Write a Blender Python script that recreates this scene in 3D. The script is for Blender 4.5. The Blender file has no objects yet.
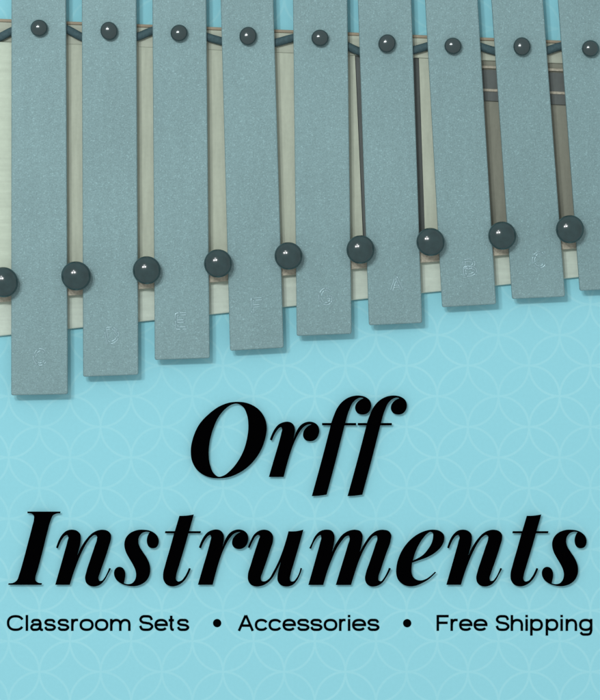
import bpy, bmesh, math, random
from mathutils import Vector
random.seed(4)
S = bpy.context.scene
C = S.collection
PX = 0.00045           # metres per photograph pixel on the poster's surface
H = 1.5                # camera height above the poster
MM = 0.001

def P(px, py, z=0.0):
    """photograph point -> place on a level z metres above the poster"""
    k = PX * (1 - z / H)
    return Vector(((px - 300) * k, (350 - py) * k, z))

# ------------------------------------------------------------ materials
def mat(name, col, rough=0.6, metal=0.0, spec=0.3, noise=None, bump=None, coat=0.0):
    m = bpy.data.materials.new(name); m.use_nodes = True
    nt = m.node_tree; b = nt.nodes['Principled BSDF']
    b.inputs['Base Color'].default_value = (*col, 1)
    b.inputs['Roughness'].default_value = rough
    b.inputs['Metallic'].default_value = metal
    b.inputs['Specular IOR Level'].default_value = spec
    b.inputs['Coat Weight'].default_value = coat
    tc = nt.nodes.new('ShaderNodeTexCoord')
    def tex(scale, detail, stretch=(1, 1, 1)):
        mp = nt.nodes.new('ShaderNodeMapping'); mp.inputs['Scale'].default_value = stretch
        n = nt.nodes.new('ShaderNodeTexNoise')
        n.inputs['Scale'].default_value = scale; n.inputs['Detail'].default_value = detail
        nt.links.new(tc.outputs['Object'], mp.inputs['Vector']); nt.links.new(mp.outputs['Vector'], n.inputs['Vector'])
        return n
    prev = None
    for (scale, detail, stretch, lo, hi, f0, f1) in (noise or []):
        n = tex(scale, detail, stretch)
        r = nt.nodes.new('ShaderNodeMapRange')
        r.inputs['From Min'].default_value = lo; r.inputs['From Max'].default_value = hi
        r.inputs['To Min'].default_value = f0; r.inputs['To Max'].default_value = f1
        nt.links.new(n.outputs['Fac'], r.inputs['Value'])
        if prev is None: prev = r.outputs['Result']
        else:
            q = nt.nodes.new('ShaderNodeMath'); q.operation = 'MULTIPLY'
            nt.links.new(prev, q.inputs[0]); nt.links.new(r.outputs['Result'], q.inputs[1]); prev = q.outputs[0]
    if prev is not None:
        v = nt.nodes.new('ShaderNodeVectorMath'); v.operation = 'SCALE'
        v.inputs[0].default_value = col
        nt.links.new(prev, v.inputs['Scale']); nt.links.new(v.outputs[0], b.inputs['Base Color'])
    if bump:
        n = tex(bump[0], 3, bump[2] if len(bump) > 2 else (1, 1, 1))
        bp = nt.nodes.new('ShaderNodeBump'); bp.inputs['Strength'].default_value = bump[1]
        bp.inputs['Distance'].default_value = 0.0003
        nt.links.new(n.outputs['Fac'], bp.inputs['Height']); nt.links.new(bp.outputs['Normal'], b.inputs['Normal'])
    return m

M = {}
M['bar'] = mat('sandblasted_metal', (0.184, 0.297, 0.310), 0.55, 0.25, 0.3,
               noise=[(1700, 2, (1, 1, 1), .3, .72, .86, 1.12), (1500, 3, (1, 1, 1), .59, .70, 1.0, 1.34), (520, 4, (1, 1, 1), .36, .66, .955, 1.05), (14, 4, (1, 1, 1), .3, .7, .94, 1.05), (220, 5, (1, .18, 1), .3, .7, .97, 1.03)], bump=(1300, .28))
M['stamp'] = mat('struck_metal', (0.36, 0.52, 0.56), 0.3, 0.6, 0.5)
M['black'] = mat('matt_black', (0.0006, 0.0006, 0.0008), 1.0, 0, 0.0)
M['ink'] = mat('black_ink', (0.0008, 0.0012, 0.0015), 1.0, 0, 0.0)
M['peg'] = mat('dark_rubber', (0.022, 0.050, 0.053), 0.15, 0, 0.5, noise=[(300, 3, (1, 1, 1), .3, .7, .85, 1.15)], bump=(160, .12))
M['pin'] = mat('dark_pin', (0.024, 0.050, 0.053), 0.17, 0.2, 0.9)
M['cord'] = mat('rubber_cord', (0.048, 0.092, 0.104), 0.7, 0, 0.2, noise=[(900, 2, (1, 1, 1), .3, .7, .85, 1.15)])
wood = [(60, 5, (9, 1, 1), .3, .7, .92, 1.06), (600, 2, (1, 1, 1), .3, .7, .97, 1.03)]
woodx = [(60, 5, (1, 9, 1), .3, .7, .92, 1.06), (600, 2, (1, 1, 1), .3, .7, .97, 1.03)]
M['rail'] = mat('pale_wood', (0.54, 0.635, 0.55), 0.6, 0, 0.2, noise=woodx)
M['toprail'] = mat('worn_wood', (0.46, 0.515, 0.42), 0.6, 0, 0.2, noise=woodx + [(9, 4, (1, 1, 1), .35, .65, .85, 1.1)])
M['end'] = mat('end_wood', (0.50, 0.59, 0.485), 0.6, 0, 0.2, noise=woodx)
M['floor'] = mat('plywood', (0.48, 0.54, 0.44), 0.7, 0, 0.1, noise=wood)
M['floor2'] = mat('shaded_plywood', (0.25, 0.265, 0.215), 0.7, 0, 0.1, noise=wood)  # brown plywood, darkened further to paint in the shade of the right-hand gaps
M['brown'] = mat('brown_felt', (0.40, 0.385, 0.31), 0.9, 0, 0.05, noise=[(900, 3, (1, 1, 1), .3, .7, .8, 1.2)], bump=(900, .4))
M['trim'] = mat('brown_wood', (0.34, 0.295, 0.215), 0.6, 0, 0.2, noise=woodx)
M['dark'] = mat('dark_wood', (0.125, 0.145, 0.14), 0.7, 0, 0.1, noise=wood)
M['table'] = mat('grey_table', (0.5, 0.5, 0.5), 0.6, 0, 0.2, noise=[(30, 4, (1, 1, 1), .3, .7, .95, 1.05)])

def poster_material():
    m = bpy.data.materials.new('printed_card'); m.use_nodes = True
    nt = m.node_tree; N = nt.nodes; L = nt.links; b = N['Principled BSDF']
    b.inputs['Roughness'].default_value = 0.85; b.inputs['Specular IOR Level'].default_value = 0.05
    tc = N.new('ShaderNodeTexCoord'); sp = N.new('ShaderNodeSeparateXYZ')
    L.new(tc.outputs['Object'], sp.inputs[0])
    def mth(op, a, c=None):
        n = N.new('ShaderNodeMath'); n.operation = op
        for i, v in enumerate((a, c)):
            if v is None: continue
            if isinstance(v, (int, float)): n.inputs[i].default_value = v
            else: L.new(v, n.inputs[i])
        return n.outputs[0]
    r = 30.62
    x = mth('DIVIDE', mth('SUBTRACT', mth('DIVIDE', sp.outputs[0], PX), 437.3 - 300 + r), r)
    y = mth('DIVIDE', mth('SUBTRACT', mth('DIVIDE', sp.outputs[1], PX), 350 - 335), r)
    u = mth('MULTIPLY', mth('ADD', x, y), 0.5); v = mth('MULTIPLY', mth('SUBTRACT', x, y), 0.5)
    a = mth('ABSOLUTE', mth('SUBTRACT', u, mth('ROUND', u))); c = mth('ABSOLUTE', mth('SUBTRACT', v, mth('ROUND', v)))
    def dist(p, q): return mth('SQRT', mth('ADD', mth('MULTIPLY', p, p), mth('MULTIPLY', q, q)))
    d1 = mth('ABSOLUTE', mth('SUBTRACT', dist(mth('SUBTRACT', 1, a), c), .7071))
    d2 = mth('ABSOLUTE', mth('SUBTRACT', dist(a, mth('SUBTRACT', 1, c)), .7071))
    d = mth('MINIMUM', d1, d2)
    mr = N.new('ShaderNodeMapRange'); mr.inputs['From Min'].default_value = 0.014; mr.inputs['From Max'].default_value = 0.036
    mr.inputs['To Min'].default_value = 1; mr.inputs['To Max'].default_value = 0
    L.new(d, mr.inputs['Value'])
    ns = N.new('ShaderNodeTexNoise'); ns.inputs['Scale'].default_value = 25; ns.inputs['Detail'].default_value = 4
    L.new(tc.outputs['Object'], ns.inputs['Vector'])
    fac = mth('MULTIPLY', mr.outputs[0], mth('ADD', mth('MULTIPLY', ns.outputs['Fac'], 0.9), 0.25))
    mx = N.new('ShaderNodeMix'); mx.data_type = 'RGBA'
    mx.inputs['A'].default_value = (0.275, 0.635, 0.72, 1); mx.inputs['B'].default_value = (0.328, 0.682, 0.75, 1)
    L.new(fac, mx.inputs['Factor'])
    n2 = N.new('ShaderNodeTexNoise'); n2.inputs['Scale'].default_value = 700; n2.inputs['Detail'].default_value = 3
    L.new(tc.outputs['Object'], n2.inputs['Vector'])
    vm = N.new('ShaderNodeVectorMath'); vm.operation = 'SCALE'
    L.new(mx.outputs['Result'], vm.inputs[0]); L.new(mth('ADD', mth('MULTIPLY', n2.outputs['Fac'], .06), .97), vm.inputs['Scale'])
    L.new(vm.outputs[0], b.inputs['Base Color'])
    return m
M['poster'] = poster_material()

# ------------------------------------------------------------ mesh helpers
def link(name, bm, material, parent=None, smooth=False):
    bmesh.ops.recalc_face_normals(bm, faces=bm.faces)
    me = bpy.data.meshes.new(name); bm.to_mesh(me); bm.free()
    me.materials.append(material)
    if smooth:
        for p in me.polygons: p.use_smooth = True
    o = bpy.data.objects.new(name, me); C.objects.link(o)
    if parent: o.parent = parent
    return o

def prism(bm, pts, z0, z1, bevel=0.0):
    """upright solid over a photograph-space outline"""
    lo = [bm.verts.new(P(x, y, z1).xy.to_3d() + Vector((0, 0, z0))) for x, y in pts]
    hi = [bm.verts.new(P(x, y, z1)) for x, y in pts]
    n = len(pts)
    top = bm.faces.new(hi); bm.faces.new(lo[::-1])
    for i in range(n): bm.faces.new((lo[i], lo[(i+1) % n], hi[(i+1) % n], hi[i]))
    if bevel:
        es = [e for e in top.edges]
        bmesh.ops.bevel(bm, geom=es, offset=bevel, segments=2, affect='EDGES', profile=0.5)

def solid(name, pts, z0, z1, m, parent, bevel=0.0):
    bm = bmesh.new(); prism(bm, pts, z0, z1, bevel); return link(name, bm, m, parent)

def lathe(name, prof, m, parent, loc, seg=40, squash=(1, 1), rot=0.0):
    bm = bmesh.new(); rings = []
    for r, z in prof:
        if r < 1e-7: rings.append([bm.verts.new((0, 0, z))])
        else: rings.append([bm.verts.new((r*math.cos(2*math.pi*k/seg)*squash[0], r*math.sin(2*math.pi*k/seg)*squash[1], z)) for k in range(seg)])
    for a, b in zip(rings, rings[1:]):
        for k in range(seg):
            j = (k+1) % seg
            if len(a) == 1: bm.faces.new((a[0], b[k], b[j]))
            elif len(b) == 1: bm.faces.new((a[k], a[j], b[0]))
            else: bm.faces.new((a[k], a[j], b[j], b[k]))
    o = link(name, bm, m, parent, True); o.location = loc; o.rotation_euler.z = rot
    return o

def tube(bm, pts, r, seg=10, flat=1.0):
    rings = []
    n = len(pts)
    for i, p in enumerate(pts):
        t = (pts[min(i+1, n-1)] - pts[max(i-1, 0)]).normalized()
        side = t.cross(Vector((0, 0, 1))).normalized(); up = side.cross(t)
        rings.append([bm.verts.new(p + side*r*math.cos(2*math.pi*k/seg) + up*r*flat*math.sin(2*math.pi*k/seg)) for k in range(seg)])
    for a, b in zip(rings, rings[1:]):
        for k in range(seg): bm.faces.new((a[k], a[(k+1) % seg], b[(k+1) % seg], b[k]))
    bm.faces.new(rings[0]); bm.faces.new(rings[-1][::-1])

def spline(pts, closed=True, steps=7):
    """smooth run through the points; a third item marks a sharp corner"""
    n = len(pts); q = [Vector((p[0], p[1])) for p in pts]; cor = [len(p) > 2 for p in pts]
    def tan(i, seg, start):
        if not closed and i in (0, n-1): return (q[1]-q[0]) if i == 0 else (q[-1]-q[-2])
        a, b = q[(i-1) % n], q[(i+1) % n]
        if cor[i]: return None
        d1 = q[i]-a; d2 = b-q[i]
        l1 = max(d1.length, 1e-6); l2 = max(d2.length, 1e-6)
        t = d1/l1*l2 + d2/l2*l1
        return t.normalized()
    out = []
    for i in range(n if closed else n-1):
        j = (i+1) % n; d = q[j]-q[i]; L = d.length
        t0 = tan(i, i, True); t1 = tan(j, i, False)
        if t0 is None and t1 is None:
            out.append(q[i]); continue
        t0 = (t0.normalized()*L) if t0 is not None else None
        t1 = (t1.normalized()*L) if t1 is not None else None
        if t0 is None: t0 = 1.5*d - 0.5*t1
        if t1 is None: t1 = 1.5*d - 0.5*t0
        for k in range(steps):
            s = k/steps; s2 = s*s; s3 = s2*s
            out.append(q[i]*(2*s3-3*s2+1) + t0*(s3-2*s2+s) + q[j]*(-2*s3+3*s2) + t1*(s3-s2))
    if not closed: out.append(q[-1])
    return out

# ------------------------------------------------------------ the setting
bm = bmesh.new()
vs = [bm.verts.new((x, y, -0.0046)) for x, y in ((-2, -2), (2, -2), (2, 2), (-2, 2))]; bm.faces.new(vs)
tt = link('table_top', bm, M['table']); tt['kind'] = 'structure'

# ------------------------------------------------------------ the poster board
bm = bmesh.new()
bmesh.ops.create_cube(bm, size=1)
for v in bm.verts: v.co = Vector((v.co.x*0.62, v.co.y*0.70, -0.002 + v.co.z*0.004))
poster = link('poster_board', bm, M['poster'])
poster['label'] = 'pale blue poster board with faint overlapping circles and raised black italic lettering'
poster['category'] = 'poster'

LZ0, LZ1 = 0.0019, 0.0024
def glyph(contours, org, sc, off=(0, 0)):
    cu = bpy.data.curves.new('heading_letter', 'CURVE'); cu.dimensions = '2D'; cu.fill_mode = 'BOTH'
    cu.extrude = (LZ1-LZ0)/2
    for pts in contours:
        pp = spline(pts)
        sp = cu.splines.new('POLY'); sp.points.add(len(pp)-1); sp.use_cyclic_u = True
        for k, p in enumerate(pp):
            w = P(org[0]+p.x/sc+off[0], org[1]+p.y/sc+off[1], LZ1); sp.points[k].co = (w.x, w.y, 0, 1)
    t = bpy.data.objects.new('heading_letter', cu)
    C.objects.link(t)
    dg = bpy.context.evaluated_depsgraph_get(); dg.update()
    me = bpy.data.meshes.new_from_object(t.evaluated_get(dg))
    C.objects.unlink(t); bpy.data.objects.remove(t); bpy.data.curves.remove(cu)
    for v in me.vertices: v.co.z += (LZ0+LZ1)/2 + 0.00002
    cnt = {}
    topf = [p for p in me.polygons if p.normal.z > .9]
    for p in topf:
        for e in p.edge_keys: cnt[e] = cnt.get(e, 0)+1
    rim = [(me.vertices[a].co.xy, me.vertices[b].co.xy) for (a, b), k in cnt.items() if k == 1]
    def clear(p):
        q = p.center.xy; best = 9
        for a, b in rim:
            d = b-a; t = max(0, min(1, (q-a).dot(d)/max(d.dot(d), 1e-12))); best = min(best, (q-a-d*t).length)
        return best
    topf.sort(key=lambda p: -clear(p)); feet = []
    for p in topf:
        if len(feet) < 3 and clear(p) > .0012 and all((p.center-f).length > .004 for f in feet): feet.append(p.center.copy())
    bm = bmesh.new(); bm.from_mesh(me)
    for f in feet:                                          # little stand-off feet glued to the board
        a = [bm.verts.new((f.x+.0006*math.cos(t), f.y+.0006*math.sin(t), 0)) for t in (0, 1.05, 2.09, 3.14, 4.19, 5.24)]
        b = [bm.verts.new((v.co.x, v.co.y, LZ0+.0001)) for v in a]
        for k in range(6): bm.faces.new((a[k], a[(k+1) % 6], b[(k+1) % 6], b[k]))
    bm.to_mesh(me); bm.free()
    for p in me.polygons: p.use_smooth = False
    me.materials.clear(); me.materials.append(M['black']); me.name = 'heading_letter'
    o = bpy.data.objects.new('heading_letter', me); C.objects.link(o); o.parent = poster
    return o
c = 1
O1 = [(350,45),(425,57),(490,95),(530,150),(545,215),(535,290),(500,380),(440,460),(360,520),(290,548),(225,556),(150,545),(85,505),(48,445),(38,375),(55,280),(95,195),(160,125),(230,75),(290,52)]
O2 = [(345,58),(385,78),(412,130),(422,200),(413,290),(390,370),(350,445),(300,505),(255,538),(225,545),(190,520),(168,470),(158,400),(165,310),(190,220),(225,145),(270,92),(310,65)]
R = [(38,620,c),(187,620,c),(215,510),(250,390),(285,290),(320,215),(360,150),(400,110),(435,95),(465,92,c),(420,120),(390,155),(380,190),(385,225),(405,250),(440,262),(480,258),(515,235),(537,195),(543,150),(528,105),(500,80),(455,67),(410,72),(365,95),(330,135),(303,190),(284,245,c),(295,195),(299,150),(292,110),(268,80),(230,67),(185,72),(140,92),(100,135),(70,190),(48,247,c),(70,256,c),(95,195),(120,155),(145,128),(162,122),(170,140),(163,180),(140,270),(90,440)]
F = [(37,579,c),(60,578),(118,571,c),(165,395),(216,193,c),(279,193,c),(279,180,c),(220,180,c),(243,105),(260,70),(285,48),(305,42),(320,45,c),(290,62),(275,85),(275,108),(288,127),(312,134),(340,127),(357,105),(361,80),(352,55),(330,38),(295,30),(250,36),(210,58),(178,95),(157,140),(143,180,c),(93,180,c),(93,193,c),(140,193,c),(110,310),(70,460)]
I = [(212,90,c),(470,90,c),(468,104,c),(440,106),(412,120),(393,160),(370,240),(330,400),(290,550),(275,600),(275,625),(290,640),(327,647,c),(322,660,c),(62,660,c),(66,648,c),(100,645),(130,625),(148,580),(175,490),(215,340),(250,205),(263,150),(262,122),(248,108),(213,104,c)]
Nn = [(47,552,c),(182,552,c),(210,460),(250,350),(300,235),(345,155),(385,108),(415,92),(432,102),(432,130),(410,200),(370,320),(335,430),(323,490),(335,535),(365,560),(405,568),(455,555),(500,515),(535,455),(563,402,c),(545,397,c),(525,445),(500,490),(475,515),(455,515),(447,495),(460,445),(500,330),(545,190),(562,125),(560,85),(535,57),(490,44),(440,50),(390,75),(340,125),(295,190),(250,285,c),(266,225),(280,165),(283,125),(278,85),(250,55),(205,43),(155,52),(110,90),(80,140),(55,210,c),(72,217,c),(90,170),(115,125),(140,98),(158,93),(168,110),(160,150),(130,260)]
Ss = [(350,47),(410,55),(460,78),(495,115),(507,160),(500,200),(480,225),(447,233),(410,220),(390,180),(390,130),(402,95),(417,72,c),(380,68),(340,82),(310,120),(302,165),(312,210),(345,265),(385,325),(412,385),(422,440),(415,500),(385,555),(330,595),(265,612),(190,606),(130,585),(85,550),(62,505),(60,470),(72,440),(95,422),(125,420),(152,435),(168,465),(172,510),(165,550),(158,583,c),(200,592),(240,582),(268,550),(280,500),(272,450),(250,400),(215,340),(180,275),(165,225),(163,180),(180,125),(215,85),(270,57),(310,48)]
T = [(182,67,c),(230,66),(280,60),(306,55,c),(265,198,c),(367,198,c),(363,216,c),(260,216,c),(225,340),(180,490),(155,580),(153,610),(168,627),(195,622),(225,590),(250,545),(263,513,c),(280,517,c),(258,570),(225,620),(180,655),(120,670),(75,655),(47,615),(43,565),(60,490),(100,350),(137,216,c),(58,216,c),(62,198,c),(143,198,c)]
U = [(420,58,c),(480,58),(530,50),(558,43,c),(520,180),(470,350),(440,455),(433,495),(440,518),(465,520),(490,495),(515,450),(530,397,c),(546,400,c),(530,450),(500,510),(455,555),(395,568),(350,555),(322,520),(318,470),(330,410),(350,340,c),(310,420),(270,490),(225,535),(170,562),(115,567),(70,548),(47,510),(45,460),(70,370),(110,240),(148,125),(155,100),(140,92),(118,105),(90,150),(62,213,c),(43,207,c),(70,145),(105,85),(150,52),(195,43),(245,57),(275,95),(277,145),(255,220),(215,340),(180,440),(165,490),(172,515),(200,520),(235,500),(280,430),(330,330),(360,255),(390,165)]
Mm = [(22,400,c),(122,400,c),(145,320),(180,225),(215,150),(250,100),(275,75),(292,72),(297,88),(285,135),(255,235),(205,400,c),(307,400,c),(330,325),(365,225),(400,150),(435,97),(460,73),(478,72),(482,90),(470,130),(430,250),(405,325),(400,360),(412,392),(435,408),(470,409),(510,390),(545,345),(573,290,c),(560,285,c),(545,320),(525,355),(505,375),(492,370),(490,350),(505,300),(540,195),(572,100),(575,65),(560,42),(525,32),(480,38),(440,65),(405,110),(366,180,c),(376,140),(383,100),(383,65),(370,42),(340,32),(300,36),(255,60),(215,110),(180,182,c),(190,140),(196,100),(195,65),(180,40),(140,31),(100,42),(65,78),(45,120),(28,155,c),(41,160,c),(55,125),(75,90),(92,72),(104,68),(108,82),(100,120),(70,230)]
E1 = [(205,348,c),(270,325),(350,295),(430,245),(480,190),(502,130),(495,85),(460,55),(400,43),(330,53),(260,83),(190,135),(130,205),(85,290),(60,385),(58,450),(75,505),(115,545),(175,566),(240,560),(300,535),(360,500),(400,465),(427,437,c),(415,432,c),(380,465),(335,497),(285,512),(240,502),(212,475),(200,435),(200,390)]
E2 = [(212,328,c),(225,280),(255,205),(300,130),(345,80),(375,64),(395,75),(398,110),(385,165),(350,225),(300,280),(255,308)]
k9 = 600/65
for cs, org, sc, off in (
    ([O1, O2], (185, 395), 600/90, (0, 0)), ([R], (265, 415), 10, (0, 0)),
    ([F], (305, 390), 600/110, (0, 0)), ([F], (305, 390), 600/110, (195*110/600, 0)),
    ([I], (0, 500), 7.78, (0, 0)), ([Nn], (50, 525), k9, (0, 0)), ([Ss], (108, 525), 10, (0, 0)),
    ([T], (158, 508), 8.54, (0, 0)), ([R], (265, 415), 10, (-71, 107.8)), ([U], (243, 525), k9, (0, 0)),
    ([Mm], (305, 525), 600/90, (0, 0)), ([E1, E2], (390, 525), k9, (0, 0)), ([Nn], (50, 525), k9, (391.3, 0)),
    ([T], (158, 508), 8.54, (347.6, 0)), ([Ss], (108, 525), 10, (428, 0))):
    glyph(cs, org, sc, off)

# small print: flat ink, drawn with a constant pen
HW = 1.24
def ribbon(bm, pts, hw, z):
    n = len(pts); L = []; Rr = []
    closed = (pts[0]-pts[-1]).length < 1e-4
    for i in range(n):
        a = pts[i-1] if i else (pts[-2] if closed else pts[0]); b = pts[i+1] if i < n-1 else (pts[1] if closed else pts[-1])
        p = pts[i]
        d1 = (p-a); d2 = (b-p)
        t = ((d1.normalized() if d1.length > 0 else Vector((0, 0))) + (d2.normalized() if d2.length > 0 else Vector((0, 0)))).normalized()
        nn = Vector((-t.y, t.x)); ref = (d2 if d2.length > 0 else d1).normalized()
        cs = max(0.5, abs(nn.dot(Vector((-ref.y, ref.x)))))
        L.append(bm.verts.new(P(*(p+nn*hw/cs), z))); Rr.append(bm.verts.new(P(*(p-nn*hw/cs), z)))
    for i in range(n-1): bm.faces.new((L[i], L[i+1], Rr[i+1], Rr[i]))
BASE = 630.9
def strokes(ch, x0, x1):
    """centre lines in pixels; y counted up from the baseline"""
    if ch in 'CceosaSm': x0 -= .25; x1 += .55 if ch in 'Cces' else .3
    a, b = x0+HW, x1-HW; w = b-a; m = (a+b)/2; lo = HW-.1; xh = 12.1-HW; cap = 15.9-HW; my = (lo+xh)/2
    def ell(cx, cy, rx, ry, d0, d1, n=36, p=2.3):
        o = []
        for k in range(n+1):
            t = math.radians(d0+(d1-d0)*k/n); ct, st = math.cos(t), math.sin(t)
            o.append(Vector((cx+rx*math.copysign(abs(ct)**(2/p), ct), cy+ry*math.copysign(abs(st)**(2/p), st))))
        return o
    def sm(*pts): return spline(list(pts), False)
    def ln(*pts): return [Vector(p) for p in pts]
    ry = (xh-lo)/2
    if ch == 'o': return [ell(m, my, w/2, ry, 0, 360)]
    if ch == 'C': return [ell(m+.35, (lo+cap)/2, w/2+.35, (cap-lo)/2, 27, 330)]
    if ch == 'c': return [ell(m+.3, my, w/2+.3, ry, 27, 331)]
    if ch == 'e': return [ell(m, my, w/2, ry, -12, 324), ln((a, my+.05), (b, my+.05))]
    if ch in 'lI': return [ln((m, 0), (m, 15.9))]
    if ch == 'i': return [ln((m, 0), (m, 12)), ln((m, 13.6), (m, 16))]
    if ch in 'sS':
        t = xh if ch == 's' else cap; h = t-lo
        return [sm((a+w*.97, lo+h*.72), (a+w*.86, lo+h*.93), (m, t), (a+w*.13, lo+h*.93), (a+w*.03, lo+h*.73), (a+w*.17, lo+h*.575), (m, lo+h*.505), (a+w*.84, lo+h*.43), (b, lo+h*.25), (a+w*.87, lo+h*.07), (m, lo), (a+w*.13, lo+h*.07), (a, lo+h*.29))]
    if ch == 'a':
        s = b-w*.17
        return [sm((a+w*.06, lo+ry*1.40), (a+w*.16, xh-.55), (a+w*.43, xh), (s-w*.12, xh-.5), (s, my+1.8), (s, my-1), (s, lo+1.6), (s+w*.07, lo+.1), (b+.9, lo)),
                sm((s, my+.9), (s-w*.25, my+.45), (a+w*.14, my-.1), (a, lo+ry*.5), (a+w*.12, lo+.3), (a+w*.34, lo), (s-w*.15, lo+.9), (s, my-.6))]
    if ch == 'r': return [ln((a, 0), (a, 12)), sm((a, my-.4), (a+w*.16, xh-1.7), (a+w*.5, xh-.2), (b+1.0, xh))]
    if ch in 'nh':
        return [ln((a, 0), (a, 12 if ch == 'n' else 15.9)), sm((a, my), (a+w*.14, xh-1.5), (a+w*.52, xh), (a+w*.88, xh-1.2), (b, my+.6), (b, my-2), (b, 0))]
    if ch == 'm':
        k = w/2
        def arch(s): return sm((s, my), (s+k*.16, xh-1.5), (s+k*.55, xh), (s+k*.89, xh-1.2), (s+k, my+.6), (s+k, my-2), (s+k, 0))
        return [ln((a, 0), (a, 12)), arch(a), arch(a+k)]
    if ch == 'p': return [ln((a, -4.7), (a, 12)), ell(m, my, w/2, ry, 0, 360)]
    if ch == 'g': return [ln((b, 12), (b, 0)), ell(m, my, w/2, ry, 0, 360), sm((b, .4), (b-w*.1, -2.6), (m, -3.6), (a+w*.16, -3.0), (a+w*.04, -1.3))]
    if ch == 't': return [sm((m-.1, 15.2), (m-.1, 8), (m-.1, 3.6), (m+.5, 1.5), (b+1.1, lo)), ln((x0, xh-.2), (x1, xh-.2))]
    if ch == 'A': return [ln((a-.2, 0), (m-.15, 15.6)), ln((b+.2, 0), (m+.15, 15.6)), ln((a+w*.2, 5.3), (b-w*.2, 5.3))]
    if ch == 'F': return [ln((a, 0), (a, 15.9)), ln((a, cap+.1), (x1, cap+.1)), ln((a, 8.1), (x1-1, 8.1))]
    return []
lines = ([('C',7,23),('l',25.6,28),('a',30.3,43),('s',44.2,55.3),('s',57.5,68.7),('r',71,78.3),('o',79.7,93.3),('o',95,108),('m',110.2,130.2),('S',139.1,153),('e',154.6,167.3),('t',168.6,173.9),('s',177,188.7)],
         [('A',237.8,253.8),('c',255,267),('c',268.7,280.8),('e',282.7,295.4),('s',297.2,309),('s',310.4,322),('o',323.9,337.1),('r',339,345.8),('i',348,350.2),('e',352.3,365.6),('s',367.4,379)],
         [('F',436.6,448.7),('r',450.5,458),('e',459.3,472),('e',473.8,487),('S',495.8,509.3),('h',510.7,523.1),('i',525.6,527.8),('p',530.2,543),('p',545.7,558.4),('i',560.6,562.8),('n',565.7,577.2),('g',579.1,592.5)])
for ln_ in lines:
    bm = bmesh.new(); z = 0.00012
    for ch, x0, x1 in ln_:
        for st in strokes(ch, x0, x1):
            ribbon(bm, [Vector((p.x, BASE-p.y)) for p in st], HW, z); z += 0.000004
    link('tagline_text', bm, M['ink'], poster)
for cx, cy in ((217.1, 623.1), (407.2, 623.2)):
    bm = bmesh.new()
    bm.faces.new([bm.verts.new(P(cx+4.15*math.cos(t*math.pi/20), cy+4.15*math.sin(t*math.pi/20), 0.00015)) for t in range(40)])
    link('bullet', bm, M['ink'], poster)

# ------------------------------------------------------------ the glockenspiel
glock = bpy.data.objects.new('glockenspiel', None); C.objects.link(glock)
glock['label'] = 'grey metal bar glockenspiel with dark round pegs lying on the pale blue board'
glock['category'] = 'glockenspiel'
ZB0, ZB1 = 5.6*MM, 7.7*MM                     # underside and top of the bars
yt = lambda x: 18.7 + 0.0387*x                  # far edge of the case
yb = lambda x: 336.0 - 0.1015*x                 # near edge of the case
yp = lambda x: 282.3 - 0.0935*x                 # row of pegs
XL, XR = -34, 628
def strip(y0, y1, a=XL, b=XR): return [(a, y0(a)), (b, y0(b)), (b, y1(b)), (a, y1(a))]
IL, IR = 4, 612
solid('base', strip(lambda x: yt(x)+3, lambda x: yb(x)-1), 0.0001, 0.8*MM, M['dark'], glock)
solid('rail', strip(lambda x: yt(x)+3.2, lambda x: yt(x)+23, XL, XR), 0.8*MM, 2.2*MM, M['toprail'], glock, .0003)
solid('edge_strip', strip(yt, lambda x: yt(x)+3), 0.0001, 2.5*MM, M['trim'], glock, .0003)
solid('rail', strip(lambda x: yp(x)-9, lambda x: yb(x)), 0.8*MM, 2.2*MM, M['rail'], glock, .0005)
solid('felt_strip', strip(lambda x: yp(x)-7, lambda x: yp(x)+20), 2.2*MM, 5.5*MM, M['brown'], glock, .0004)
solid('end_board', [(XL, yt(XL)+23.3), (IL+11, yt(IL)+23.3), (IL+11, yp(IL)-9.5), (XL, yp(XL)-9.5)], 0.8*MM, 4.3*MM, M['end'], glock, .0004)
solid('end_board', [(IR+8, yt(IR)+23.3), (XR, yt(XR)+23.3), (XR, yp(XR)-9.5), (IR+8, yp(IR)-9.5)], 0.8*MM, 4.3*MM, M['end'], glock, .0004)
solid('soundboard', [(IL+11.3, yt(IL)+23.3), (355, yt(355)+23.3), (363, yp(363)-9.5), (IL+11.3, yp(IL)-9.5)], 0.8*MM, 1.9*MM, M['floor'], glock)
solid('soundboard', [(419, yt(419)+23.3), (452, yt(452)+23.3), (463, yp(463)-9.5), (425, yp(425)-9.5)], 0.8*MM, 1.9*MM, M['floor'], glock)
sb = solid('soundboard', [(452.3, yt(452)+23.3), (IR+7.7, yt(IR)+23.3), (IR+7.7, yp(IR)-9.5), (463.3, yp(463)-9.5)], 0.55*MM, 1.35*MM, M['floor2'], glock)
for v in sb.data.vertices:                                  # this board slopes away towards the pegs to deepen its shade
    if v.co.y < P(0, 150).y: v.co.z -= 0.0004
solid('void_panel', [(355.4, yt(355)+23.3), (418.6, yt(419)+23.3), (424.6, yp(425)-9.5), (363.4, yp(363)-9.5)], 0.8*MM, 1.0*MM, M['dark'], glock)  # dark board standing in for the unlit void between the two boxes
cb = solid('crossbar', [(470, 69), (IR+7, 75), (IR+7, 108), (470, 100)], 1.37*MM, 2.1*MM, M['dark'], glock, .0003)
for d in (0, 23):
    solid('batten', [(470, 65+d), (IR+7, 71+d), (IR+7, 73.7+d), (470, 67.7+d)], 1.37*MM if d == 0 else 2.11*MM, 2.6*MM, M['brown'], glock if d == 0 else cb, .0002)

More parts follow.
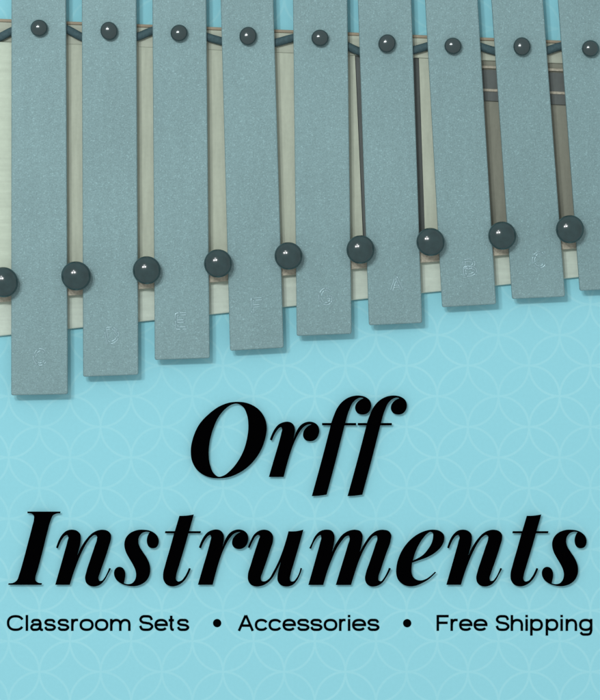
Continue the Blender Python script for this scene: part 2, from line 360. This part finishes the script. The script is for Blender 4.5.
# the elastic cord woven past the pins
cp = [(-32,44),(0,37),(12,31),(39,24),(66,29),(82,37),(109,42),(137,37),(152,31),(179,27),(207,37),(221,41),(248,46),(274,43),(293,38),(320,33),(347,46),(358,51),(385,57),(411,51),(425,47),(453,40),(478,46),(491,50),(520,55),(543,52),(558,47),(590,42),(626,50)]
bm = bmesh.new()
tube(bm, [P(p.x, p.y, 3.85*MM) for p in spline(cp, False, 6)], 0.00185, 12, .9)
link('cord', bm, M['cord'], glock, True)

# bars: left and right edge at y = 0, the near left and near right corner, the far end
bars = [(11.3,65.9,(11,395.4),(67.7,394.3),-80,'C'),(81.7,136.3,(83,376.8),(138.3,374.8),-71,'D'),(152.3,206.2,(154.7,360),(209.7,358.2),-63,'E'),
        (220.7,273.3,(230,350.8),(283.7,347.8),-55,'F'),(293,347.3,(296.7,336),(351.7,333.8),-48,'G'),(358,411.3,(369,325.3),(422.3,323),-40,'A'),
        (425.3,477.7,(442.3,307.3),(496.3,304.2),-32,'B'),(491.7,543,(512.3,299),(565.3,296.6),-25,'C'),(558.3,610,(580,290.8),(633.5,288.2),-18,'')]
let = [(40,357),(112,335),(182,321),(258,306),(325.5,296.5),(396.5,284),(470,267.5),(539,260),None]
NOTES = {'C': [[(.95,.2),(.75,.03),(.4,0),(.1,.25),(0,.55),(.12,.85),(.42,1),(.78,.95),(.97,.78)]],
 'D': [[(0,0,1),(.5,0),(.88,.2),(1,.5),(.88,.8),(.5,1),(0,1,1),(0,0,1)]],
 'E': [[(.95,0,1),(0,0,1),(0,1,1),(.95,1,1)],[(0,.5,1),(.75,.5,1)]],
 'F': [[(.95,0,1),(0,0,1),(0,1,1)],[(0,.48,1),(.75,.48,1)]],
 'G': [[(.95,.2),(.75,.03),(.4,0),(.1,.25),(0,.55),(.12,.85),(.42,1),(.8,.96),(.97,.8,1),(.97,.56,1),(.6,.56,1)]],
 'A': [[(0,1,1),(.5,0,1),(1,1,1)],[(.2,.66,1),(.8,.66,1)]],
 'B': [[(0,0,1),(.6,0),(.88,.2),(.62,.47),(0,.48,1),(.66,.5),(1,.74),(.66,1),(0,1,1),(0,0,1)]]}
words = ['longest bar, stamped C', 'second longest bar, stamped D', 'bar stamped E', 'bar stamped F', 'bar stamped G', 'bar stamped A', 'bar stamped B', 'short bar stamped C', 'shortest bar, cut by the edge of the view']
for i, (l0, r0, bl, br, ytop, ch) in enumerate(bars):
    tl = (l0 + (l0-bl[0])/bl[1]*(-ytop), ytop+1); tr = (r0 + (r0-br[0])/br[1]*(-ytop), ytop-1)
    q = [Vector(tl), Vector(tr), Vector(br), Vector(bl)]; pts = []
    for k in range(4):                                      # slightly rounded corners
        a, p, b = q[k-1], q[k], q[(k+1) % 4]; d1 = (a-p).normalized(); d2 = (b-p).normalized(); r = 1.7
        for t in (0, .5, 1):
            s = p+d1*r*(1-t)+d2*r*t
            if t == .5: s = p + (s-p)*.6
            pts.append((s.x, s.y))
    bar = solid('bar', pts, ZB0, ZB1, M['bar'], glock, .00045)
    bar['label'] = words[i]
    if ch:
        lx, ly = let[i]; w, h = 11.0, 14.0
        ang = math.atan2(br[1]-bl[1], br[0]-bl[0]) * 1.2 - (0.12 if ch in 'D' else 0)
        ca, sa = math.cos(ang), math.sin(ang)
        bm = bmesh.new()
        for st in NOTES[ch]:
            pp = spline([((p[0]-.5)*w, (p[1]-.5)*h, *p[2:]) for p in st], False, 5)
            ev = [pp[0]]                                    # even steps along the stroke
            for u, v in zip(pp, pp[1:]):
                m_ = max(1, round((v-u).length/1.3))
                ev += [u+(v-u)*k/m_ for k in range(1, m_+1)]
            pp = ev; n = len(pp)
            for side in (-1.15, 1.15):                      # hollow outline of the punch
                run = []
                for k in range(n):
                    t = (pp[min(k+1, n-1)]-pp[max(k-1, 0)]); t = t.normalized() if t.length else Vector((1, 0))
                    v = pp[k]+Vector((-t.y, t.x))*side
                    run.append(P(lx+v.x*ca-v.y*sa, ly+v.x*sa+v.y*ca, ZB1))
                if len(run) > 1:
                    a0 = 0
                    while a0 < len(run)-1:          # pale ridge broken into short runs to imitate scattered glints
                        a1 = min(len(run)-1, a0+random.randint(5, 10))
                        tube(bm, run[a0:a1+1], random.uniform(.00015, .00024), 8, 1.0)
                        a0 = a1+random.choice((0, 0, 1, 1))
        link('note_letter', bm, M['stamp'], bar, True)

# dark screws through the far ends and mushroom pegs between the near ends
for i, (x, y) in enumerate(((39,28),(109,31),(179,33),(248,36),(320,38),(387,43.5),(453,46),(522,46.5),(590.5,48.5))):
    z = 9.6*MM; R0 = 8.6*PX
    prof = [(0, -6.6*MM), (.0012, -6.6*MM), (.0012, -2.2*MM), (R0*.72, -1.9*MM), (R0*.97, -.9*MM), (R0, 0)]
    prof += [(R0*math.cos(t*math.pi/16), R0*.62*math.sin(t*math.pi/16)) for t in range(1, 8)] + [(0, R0*.62)]
    lathe('pin', prof, M['pin'], glock, P(x, y, z), 36, (1.0, 1.08 if i % 2 else .97), random.uniform(-.6, .6)).rotation_euler.x = random.uniform(-.08, .08)
for i, (x, y) in enumerate(((3.2,282.3),(76,276),(146.7,270.3),(218,263.5),(288.5,256),(360.5,249.6),(430.6,242),(502.3,235.7),(570,229.3))):
    z = 11.9*MM; R0 = (14.9 if i < 2 else 14.0)*PX
    prof = [(0, -6.8*MM), (.0028, -6.8*MM), (.0028, -3.4*MM), (R0*.55, -3.2*MM), (R0*.86, -2.4*MM), (R0*.98, -1.0*MM), (R0, 0)]
    prof += [(R0*math.cos(t*math.pi/20), R0*.56*math.sin(t*math.pi/20)) for t in range(1, 10)] + [(0, R0*.56)]
    lathe('peg', prof, M['peg'], glock, P(x, y, z), 44, (1, random.uniform(.98, 1.03)), random.uniform(-.8, .8))

# ------------------------------------------------------------ light and camera
w = bpy.data.worlds.new('World'); S.world = w; w.use_nodes = True
w.node_tree.nodes['Background'].inputs['Color'].default_value = (0.98, 1.0, 1.0, 1)
w.node_tree.nodes['Background'].inputs['Strength'].default_value = 0.61
def lamp(name, dx, dy, size, power):
    d = bpy.data.lights.new(name, 'AREA'); d.shape = 'DISK'; d.size = size; d.energy = power
    o = bpy.data.objects.new(name, d); C.objects.link(o)
    o.location = Vector((dx, dy, 1))*1.7
    o.rotation_euler = o.location.to_track_quat('Z', 'Y').to_euler()
lamp('studio_lamp', -0.40, 0.33, 0.15, 7.3)
lamp('studio_lamp', -0.19, 0.33, 0.15, 7.3)
lamp('studio_lamp', -0.295, 0.51, 0.15, 2.2)

cam = bpy.data.cameras.new('camera'); co = bpy.data.objects.new('camera', cam); C.objects.link(co)
co.location = (0, 0, H); cam.sensor_fit = 'VERTICAL'; cam.angle = 2*math.atan(350*PX/H); cam.clip_start = 0.01; cam.clip_end = 50
S.camera = co
S.view_settings.view_transform = 'Standard'; S.view_settings.look = 'None'
S.view_settings.exposure = 0; S.view_settings.gamma = 1
